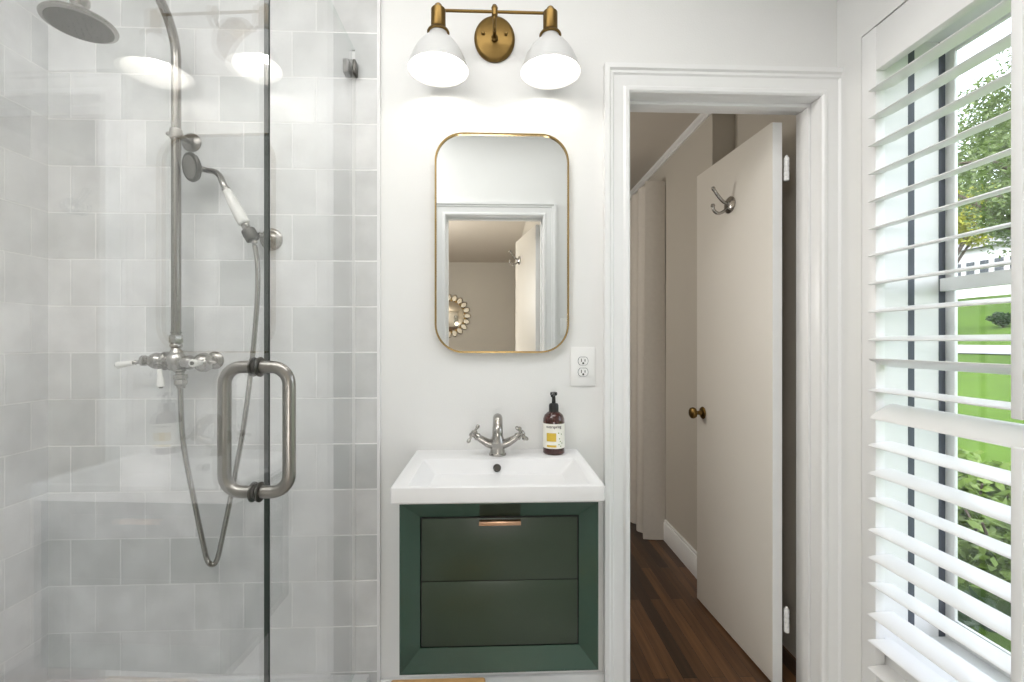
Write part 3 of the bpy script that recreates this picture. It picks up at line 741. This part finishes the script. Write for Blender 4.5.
# elbows back to the wall
for ex in (-0.066, 0.086):
    tube(bm, smooth_path([(RX+ex, vy, VZ), (RX+ex, vy+0.03, VZ), (RX+ex, -0.0125, VZ)], 5), 0.014, 16)
    lathe(bm, [(0, 0), (0.030, 0), (0.030, 0.003), (0.024, 0.010), (0.015, 0.014)], (RX+ex, -0.0125, VZ), (0, -1, 0), 28)
# hose outlet below
lathe(bm, [(0.012, 0.0), (0.018, 0.003), (0.018, 0.008), (0.013, 0.012), (0.013, 0.018), (0.021, 0.020), (0.0215, 0.032), (0.017, 0.036), (0.019, 0.042), (0.019, 0.050), (0.013, 0.056), (0.012, 0.064)], (RX+0.012, vy, VZ-0.024), (0.06, 0, -1), 8)
obj('valve_body', bm, M['nickel'], st)
def lever(c, ax, ln, r0, r1, neck=0.03):
    ax = Vector(ax).normalized(); c = Vector(c)
    bm = bmesh.new()
    lathe(bm, [(0, 0), (0.012, 0), (0.012, 0.006), (0.006, 0.010), (0.0055, neck*0.6), (0.008, neck*0.75), (0.005, neck*0.9), (0.007, neck)], c, ax, 16)
    e = c + ax*(neck+ln)
    lv = obj('lever_handle', bm, M['nickel'], st)
    bm = bmesh.new()
    lathe(bm, [(0, 0), (r0*0.85, 0), (r0, 0.003), (r0*1.05, ln*0.35), (r1, ln*0.8), (r1*0.95, ln*0.95), (r1*0.7, ln), (0, ln)], c+ax*neck, ax, 20)
    o = obj('porcelain_grip', bm, M['porcelain'], lv); o['label'] = 'white porcelain lever grip'
    bm = bmesh.new(); lathe(bm, [(0, 0), (0.006, 0), (0.006, 0.002), (0.0035, 0.004), (0, 0.004)], e, ax, 14); obj('end_cap', bm, M['pewter'], lv)
lever((RX-0.106, vy, VZ), (-0.95, -0.14, -0.16), 0.048, 0.0085, 0.0115, 0.028)
lever((RX-0.036, vy-0.027, VZ-0.002), (0.16, -0.10, -0.97), 0.058, 0.0075, 0.0115, 0.022)
lever((RX+0.100, vy-0.020, VZ-0.004), (0.06, -1, 0.02), 0.046, 0.0095, 0.0125, 0.018)
# hose
hp = [(RX+0.014, vy, 1.135), (RX+0.016, vy-0.002, 1.07), (RX+0.028, vy-0.006, 0.93), (RX+0.062, vy-0.010, 0.76), (RX+0.091, vy-0.012, 0.625), (RX+0.106, vy-0.012, 0.562), (RX+0.122, vy-0.012, 0.545), (RX+0.138, vy-0.012, 0.562),
      (RX+0.156, vy-0.012, 0.64), (RX+0.188, vy-0.012, 0.80), (RX+0.222, vy-0.010, 1.00), (RX+0.246, vy-0.008, 1.20), (RX+0.262, vy-0.006, 1.40), (RX+0.262, vy-0.004, 1.52), (RX+0.252, vy-0.003, 1.583)]
bm = bmesh.new(); spth = smooth_path(hp, 22)
tube(bm, spth, [0.0074+0.0007*(i % 2) for i in range(len(spth))], 12)
o = obj('shower_hose', bm, M['nickel'], st); o['label'] = 'flexible nickel shower hose'

# hand shower in its cradle
cr = thing('shower_cradle', 'nickel wall cradle holding the hand shower, behind the glass edge', 'shower holder', (-0.765, 0, 1.615))
bm = bmesh.new()
lathe(bm, [(0, 0), (0.038, 0), (0.038, 0.004), (0.033, 0.009), (0.029, 0.010), (0.025, 0.016), (0.013, 0.022), (0.011, 0.032), (0.015, 0.038), (0.011, 0.044)], (-0.762, -0.012, 1.617), (0, -1, 0), 32)
tube(bm, smooth_path([(-0.762, -0.05, 1.617), (-0.763, -0.062, 1.617), (-0.767, -0.072, 1.617), (-0.773, -0.078, 1.617)], 5), 0.010, 14)
obj('bracket', bm, M['nickel'], cr)
hax = V(-0.445, -0.06, 0.89).normalized(); hb0 = V(-0.789, -0.081, 1.600)
bm = bmesh.new(); lathe(bm, [(0.0150, -0.020), (0.0205, -0.018), (0.0225, 0.0), (0.0215, 0.018), (0.0165, 0.022), (0.0150, 0.020)], hb0+hax*0.018, hax, 22, caps=False)
obj('cradle_cup', bm, M['pewter'], cr)
hs = thing('hand_shower', 'nickel hand shower with white porcelain grip resting in the cradle', 'hand shower', hb0)
bm = bmesh.new()
lathe(bm, [(0, -0.012), (0.009, -0.012), (0.0095, 0.002), (0.0128, 0.006), (0.0128, 0.038), (0.011, 0.042), (0.013, 0.048), (0.013, 0.056), (0.010, 0.060)], hb0, hax, 20)
obj('handle_base', bm, M['nickel'], hs)
g0 = hb0+hax*0.058
bm = bmesh.new(); lathe(bm, [(0, 0), (0.015, 0), (0.0185, 0.004), (0.019, 0.03), (0.017, 0.08), (0.013, 0.118), (0.011, 0.122), (0, 0.122)], g0, hax, 24)
o = obj('porcelain_grip', bm, M['porcelain'], hs); o['label'] = 'white porcelain grip'
g1 = g0+hax*0.120; hn = V(-0.50, -0.83, -0.20).normalized(); hcn = V(-0.976, -0.098, 1.830)
bm = bmesh.new()
lathe(bm, [(0, 0), (0.013, 0), (0.013, 0.006), (0.0105, 0.009)], g1, hax, 20)
pt = smooth_path([g1, g1+hax*0.022, V(-0.893, -0.086, 1.806), V(-0.915, -0.078, 1.823), V(-0.942, -0.070, 1.830), hcn-hn*0.022], 8)
tube(bm, pt, [0.0105-0.002*i/(len(pt)-1) for i in range(len(pt))], 16)
obj('neck', bm, M['nickel'], hs)
bm = bmesh.new()
lathe(bm, [(0, -0.030), (0.012, -0.028), (0.018, -0.020), (0.035, -0.013), (0.043, -0.008), (0.046, 0.0), (0.044, 0.005), (0.039, 0.006), (0, 0.006)], hcn, hn, 36)
hh = obj('spray_head', bm, M['pewter'], hs)
bm = bmesh.new(); lathe(bm, [(0, 0.0062), (0.033, 0.0062), (0.036, 0.0064), (0.036, 0.0072), (0.026, 0.0090), (0, 0.0095)], hcn, hn, 36)
o = obj('spray_plate', bm, M['steel'], hh); o['label'] = 'light grey spray face'

# ---------------------------------------------------------------- window and shutter
w1 = thing('window_1', 'tall white sash window behind the shutter louvers', 'window', (1.5, -0.61, 0.3), kind='structure')
JY0, JY1, JZ0, JZ1 = -1.062, -0.160, 0.30, 2.25
boxes('window_frame', [((1.272, JY1, OZ0), (1.496, OY1, OZ1)), ((1.272, OY0, OZ0), (1.496, JY0, OZ1)), ((1.272, JY0, JZ1), (1.496, JY1, OZ1)), ((1.272, JY0, OZ0), (1.496, JY1, JZ0))], M['trim'], parent=w1)
bm = bmesh.new()
for y0, y1 in ((JY1-0.001, JY1+0.001), (JY0-0.001, JY0+0.001)):
    for x0, x1 in ((1.353, 1.374), (1.457, 1.479)): box(bm, (x0, y0, JZ0), (x1, y1, JZ1))
o = obj('sash_track', bm, M['dark'], w1); o['label'] = 'dark grey sash track'
def sash(x0, z0, z1, br_, tr_):
    y0, y1 = JY0+0.002, JY1-0.002; sw_ = 0.028
    bm = bmesh.new()
    for lo, hi in (((x0, y0, z0), (x0+0.012, y0+sw_, z1)), ((x0, y1-sw_, z0), (x0+0.012, y1, z1)), ((x0, y0+sw_, z0), (x0+0.012, y1-sw_, z0+br_)), ((x0, y0+sw_, z1-tr_), (x0+0.012, y1-sw_, z1)), ((x0-0.024, y0+0.002, 1.432), (x0-0.001, y1-0.002, 1.474))):
        box(bm, lo, hi, 0.002)
    s_ = obj('sash', bm, M['trim'], w1)
    bm = bmesh.new(); box(bm, (x0+0.004, y0+sw_-0.003, z0+br_-0.003), (x0+0.008, y1-sw_+0.003, z1-tr_+0.003))
    obj('pane', bm, M['pane'], s_, smooth=False)
sash(1.480, JZ0, JZ1, 0.07, 0.045)

sh = thing('plantation_shutter', 'white plantation shutter with wide louvers in the window', 'shutter', (1.25, -0.612, 0.012))
PY0, PY1 = -1.109, -0.115; LY0, LY1 = -1.050, -0.172
for y0, y1 in ((LY1, PY1), (PY0, LY0)):
    bm = bmesh.new(); box(bm, (1.2335, y0, 0.012), (1.2655, y1, 2.289), 0.002); obj('stile', bm, M['shutter'], sh)
for z0, z1 in ((2.147, 2.288), (0.012, 0.125)):
    bm = bmesh.new(); box(bm, (1.2345, LY0, z0), (1.2645, LY1, z1), 0.0015); obj('rail', bm, M['shutter'], sh)
FRONT = [2.077, 1.989, 1.899, 1.808, 1.719, 1.630, 1.543, 1.453, 1.362, 1.272, 1.214, 1.110, 1.019, 0.932, 0.842, 0.761, 0.659, 0.570, 0.488, 0.386, 0.302, 0.214]
TILT = [13, 13, 13, 14, 13, 12, 12, 10, 10, 8, -18, 3, 33, 7, 8, -3, 1, 4, -6, 3, -3, 2]
hw2, hth = 0.0445, 0.0056; lx = 1.2495
for zf, tl in zip(FRONT, TILT):
    a = math.radians(tl); zc = zf + hw2*math.sin(a); bm = bmesh.new()
    sec = []
    for k in range(24):
        t = 2*PI*k/24; u = hw2*math.copysign(abs(math.cos(t))**0.85, math.cos(t)); v = hth*math.copysign(abs(math.sin(t))**0.9, math.sin(t))
        sec.append((lx+u*math.cos(a)-v*math.sin(a), zc+u*math.sin(a)+v*math.cos(a)))
    prism(bm, sec, LY0+0.002, LY1-0.002)
    lathe(bm, [(0, 0), (0.004, 0), (0.004, 0.004), (0, 0.004)], (lx, LY1-0.003, zc), (0, 1, 0), 10)
    lathe(bm, [(0, 0), (0.004, 0), (0.004, 0.004), (0, 0.004)], (lx, LY0+0.003, zc), (0, -1, 0), 10)
    obj('louver', bm, M['shutter'], sh, angle=50)
for z0, z1 in ((1.092, 2.10), (0.20, 1.028)):
    bm = bmesh.new(); box(bm, (1.181, -0.634, z0), (1.198, -0.610, z1), 0.003)
    for zf, tl in zip(FRONT, TILT):
        if z0 < zf-0.01 and zf+0.01 < z1: box(bm, (1.196, -0.6235, zf-0.003), (1.209, -0.6205, zf+0.003))
    o = obj('tilt_rod', bm, M['shutter'], sh); o['label'] = 'upper tilt rod' if z0 > 1 else 'lower tilt rod'

# ---------------------------------------------------------------- bedroom curtain
ct = thing('curtain', 'long pleated beige curtain hanging on the bedroom wall', 'curtain', (1.06, 1.8, FZ))
path = [(BX-0.004, 1.475), (1.13, 1.470), (1.09, 1.468), (1.052, 1.472)]
for k in range(64):
    y = 1.480+1.02*k/63; ph_ = (y-1.48)*2*PI/0.155
    path.append((1.058-0.036*math.cos(ph_) + 0.004*math.sin(3.1*y), y+0.014*math.sin(ph_)))
bm = bmesh.new(); NZ = 26; zt_, zb_ = 2.352, FZ+0.004
grid = []
for j in range(NZ+1):
    f = j/NZ; z = zb_+(zt_-zb_)*f; row = []
    for i, (x, y) in enumerate(path):
        k = 0.75+0.25*f if i > 3 else 1
        xx = 1.055+(x-1.055)*(1.2-0.35*f) if i > 3 else x
        row.append(bm.verts.new((xx+0.004*math.sin(5*f+i*0.7)*(1-f), y+0.010*math.sin(3*f+i*0.3)*(1-f), z)))
    grid.append(row)
for a, b in zip(grid, grid[1:]):
    for i in range(len(a)-1): bm.faces.new((a[i], a[i+1], b[i+1], b[i]))
bmesh.ops.recalc_face_normals(bm, faces=bm.faces)
o = obj('curtain_panel', bm, M['curtain'], ct, angle=60)
md = o.modifiers.new('thickness', 'SOLIDIFY'); md.thickness = 0.003
bm = bmesh.new(); tube(bm, [(1.085, 1.50, 2.345), (1.085, 2.7, 2.345)], 0.009, 12)
for y in (1.6, 2.6): tube(bm, [(1.085, y, 2.345), (BX, y, 2.345)], 0.006, 10)
obj('curtain_rail', bm, M['trim'], ct)

# ---------------------------------------------------------------- stool in front of the vanity
sl = thing('wooden_stool', 'light wooden stool at the foot of the green vanity', 'stool', (-0.14, -0.58, FZ))
zt0 = 0.466
bm = bmesh.new(); box(bm, (-0.246, -0.735, zt0-0.024), (-0.022, -0.515, zt0), 0.006, 3); obj('seat', bm, M['wood'], sl)
for x, y in ((-0.22, -0.72), (-0.038, -0.72), (-0.22, -0.53), (-0.038, -0.53)):
    bm = bmesh.new(); tube(bm, [(x+(0.006 if x < -0.1 else -0.006), y, zt0-0.022), (x, y, FZ)], [0.014, 0.011], 14); obj('leg', bm, M['wood'], sl)
bm = bmesh.new(); tube(bm, [(-0.22, -0.72, 0.14), (-0.038, -0.72, 0.14)], 0.008, 10); tube(bm, [(-0.22, -0.53, 0.14), (-0.038, -0.53, 0.14)], 0.008, 10)
tube(bm, [(-0.22, -0.72, 0.18), (-0.22, -0.53, 0.18)], 0.008, 10); tube(bm, [(-0.038, -0.72, 0.18), (-0.038, -0.53, 0.18)], 0.008, 10)
obj('stretcher', bm, M['wood'], sl)

# ---------------------------------------------------------------- round mirror on the hall wall
rm = thing('round_mirror', 'round wall mirror ringed with small oval mirrors, in the reflection', 'mirror', (-0.83, HY, 1.72))
rc = V(-0.83, HY+0.012, 1.725)
bm = bmesh.new(); lathe(bm, [(0, 0), (0.275, 0), (0.275, 0.006), (0.262, 0.012), (0, 0.012)], rc, (0, 1, 0), 48); obj('mirror_glass', bm, M['smoky'], rm)
bm = bmesh.new(); lathe(bm, [(0, -0.012), (0.33, -0.012), (0.33, 0.0), (0, 0.0)], rc, (0, 1, 0), 48); obj('backing', bm, M['brass'], rm)
for k in range(20):
    a = 2*PI*k/20; c = rc+V(0.335*math.cos(a), 0.004, 0.335*math.sin(a))
    bm = bmesh.new(); t = bmesh.new()
    lathe(t, [(0, 0), (0.050, 0), (0.050, 0.006), (0.038, 0.014), (0, 0.015)], (0, 0, 0), (0, 0, 1), 20, 1.35, 0.98)
    nrm = Matrix(((math.cos(a), -math.sin(a), 0, 0), (0, 0, 1, 0), (math.sin(a), math.cos(a), 0, 0), (0, 0, 0, 1)))
    merge(bm, t, Matrix.Translation(c) @ nrm)
    bmesh.ops.recalc_face_normals(bm, faces=bm.faces)
    obj('oval_mirror', bm, M['smoky'], rm, angle=20)

# ---------------------------------------------------------------- garden
def gz(x): 
    pts = [(1.5, -0.6), (2, -0.55), (4, -0.35), (6, -0.05), (9, 0.30), (14, 0.88), (18, 1.09), (20, 1.48), (22, 1.85), (30, 3.3), (40, 4.9), (60, 6.5), (120, 9)]
    for (a, za), (b, zb) in zip(pts, pts[1:]):
        if x <= b: return za+(zb-za)*(x-a)/(b-a)
    return pts[-1][1]
def strip(name, xs, y0, y1, m, label, dz=0.0):
    bm = bmesh.new(); prev = None; ys = [y0+(y1-y0)*k/12 for k in range(13)]
    for x in xs:
        row = [bm.verts.new((x, y, gz(x)+dz)) for y in ys]
        if prev:
            for i in range(12): bm.faces.new((prev[i], row[i], row[i+1], prev[i+1]))
        prev = row
    bmesh.ops.recalc_face_normals(bm, faces=bm.faces)
    return tag(obj(name, bm, m), label, 'ground', 'structure')
strip('lawn', [1.57, 2, 3, 4, 5, 6, 7.5, 9, 11, 14, 18, 20, 22, 25, 30, 35, 40, 50, 60, 80, 120], -60, 160, M['lawn'], 'green lawn sloping up beyond the window')
strip('road', [14, 16, 18], -60, 160, M['road'], 'pale road crossing the lawn outside', 0.03)

def leaves(bm, c, rad, n, size, squash=1.0, clumps=14, lo=0.16, hi=0.34):
    cl = []
    for _ in range(clumps):
        while True:
            p = V(random.uniform(-1, 1), random.uniform(-1, 1), random.uniform(-1, 1))
            if p.length < 1: break
        cl.append((V(p.x*rad*0.8, p.y*rad*0.8, p.z*rad*0.8*squash), rad*random.uniform(lo, hi)))
    for _ in range(n):
        cc, rr = random.choice(cl)
        d = V(random.gauss(0, 1), random.gauss(0, 1), random.gauss(0, 1)).normalized()
        p = Vector(c)+cc+V(d.x, d.y, d.z*0.8)*rr*random.uniform(0.5, 1.05)
        u = V(random.gauss(0, 1), random.gauss(0, 1), random.gauss(0, 0.6)).normalized(); w = u.cross(V(random.gauss(0, 1), random.gauss(0, 1), random.gauss(0, 1))).normalized()
        s = size*random.uniform(0.7, 1.3)
        vs = [bm.verts.new(p+u*s), bm.verts.new(p+w*s*0.42), bm.verts.new(p-u*s), bm.verts.new(p-w*s*0.42)]
        bm.faces.new(vs)
def at(px, x):
    """point of the garden seen beside pixel column px, at distance x out of the window"""
    a = (px-512)/464.0; th = math.radians(2.15)
    d = (math.sin(th)+math.cos(th)*a, math.cos(th)-math.sin(th)*a)
    return -1.63+d[1]*x/d[0]
def tree(px, x, h, rad, n, size, m, label, squash=0.9, lean=0.0):
    y = at(px, x); z0 = gz(x)
    t = thing('tree', label, 'tree', (x, y, z0))
    bm = bmesh.new(); tr = 0.035*h**0.9
    cz = z0+h-rad*squash*0.9
    tube(bm, smooth_path([(x, y, z0-0.2), (x+0.1, y+0.1, z0+h*0.3), (x, y+lean*0.4, z0+h*0.6), (x+0.1, y+lean, cz+rad*0.5)], 5), [tr*(1-0.055*i) for i in range(16)], 10)
    for k in range(9):
        a = 2*PI*k/9+random.random(); st_ = V(x, y+lean*0.3, z0+h*random.uniform(0.35, 0.6)); en = V(x+math.cos(a)*rad*0.8, y+lean+math.sin(a)*rad*0.8, cz+random.uniform(-0.3, 0.6)*rad)
        mid = (st_+en)/2+V(0, 0, rad*0.12)
        tube(bm, smooth_path([st_, mid, en], 4), [tr*0.42*(1-0.09*i) for i in range(9)], 7)
    obj('trunk', bm, M['bark'], t)
    bm = bmesh.new(); leaves(bm, (x, y+lean, cz), rad, n, size, squash, 44)
    obj('foliage', bm, m, t, smooth=False)
tree(1036, 12.5, 7.3, 2.5, 24000, 0.055, M['leaf'], 'green leafy tree nearest the window, behind the upper louvers', 1.0)
tree(946, 19.0, 6.2, 2.0, 9000, 0.085, M['leafyellow'], 'yellow green tree at the left of the window view', 0.65)
tree(1048, 27, 10.5, 3.8, 11000, 0.13, M['leaf'], 'tall green tree across the road behind the nearer tree', 0.9)
tree(930, 34, 11, 4.0, 6000, 0.22, M['leaf'], 'distant green tree beside the white house', 0.85)
tree(1125, 34, 11, 4.0, 5000, 0.22, M['leaf'], 'distant green tree to the right of the window view', 0.9)

def shrub(px, x, h, rad, n, size, m, label):
    y = at(px, x); z0 = gz(x); t = thing('shrub', label, 'shrub', (x, y, z0))
    bm = bmesh.new()
    for k in range(6):
        a = 2*PI*k/6; tube(bm, smooth_path([(x, y, z0-0.03), (x+0.3*rad*math.cos(a), y+0.3*rad*math.sin(a), z0+h*0.4), (x+0.6*rad*math.cos(a), y+0.6*rad*math.sin(a), z0+h*0.8)], 4), 0.006+0.004*rad, 6)
    obj('stem', bm, M['bark'], t)
    bm = bmesh.new(); leaves(bm, (x, y, z0+h*0.55), rad, n, size, h*0.5/rad, 22, 0.28, 0.46)
    obj('leaves', bm, m, t, smooth=False)
shrub(968, 3.6, 0.80, 0.42, 1800, 0.05, M['leafshrub'], 'bright leafy shrub under the window, left of the rod')
shrub(1022, 3.2, 0.75, 0.42, 1800, 0.05, M['leafshrub'], 'bright leafy shrub under the window behind the tilt rod')
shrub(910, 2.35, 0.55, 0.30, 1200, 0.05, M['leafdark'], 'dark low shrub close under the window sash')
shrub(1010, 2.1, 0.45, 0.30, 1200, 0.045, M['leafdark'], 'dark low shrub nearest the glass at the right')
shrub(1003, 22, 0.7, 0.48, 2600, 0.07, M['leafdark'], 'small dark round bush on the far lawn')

hx_, hyc = 45.0, at(985, 45.0)
hz = gz(hx_)
hou = thing('house', 'white house with dark windows beyond the lawn', 'house', (hx_, hyc, hz))
bm = bmesh.new(); box(bm, (hx_, hyc-9, hz-1), (hx_+8, hyc+9, hz+4.6)); obj('house_wall', bm, M['siding'], hou)
bm = bmesh.new(); prism(bm, [(hx_-0.5, hz+4.6), (hx_+8.5, hz+4.6), (hx_+4, hz+7.4)], hyc-9.4, hyc+9.4); obj('roof', bm, M['shingle'], hou, smooth=False)
for k in range(13):
    yy = hyc-7.5+1.25*k; bm = bmesh.new(); box(bm, (hx_-0.06, yy-0.50, hz+1.3), (hx_+0.02, yy+0.50, hz+3.5)); wf = obj('house_window', bm, M['siding'], hou)
    bm = bmesh.new(); box(bm, (hx_-0.09, yy-0.38, hz+1.4), (hx_-0.05, yy+0.38, hz+3.4)); obj('pane', bm, M['darkglass'], wf)
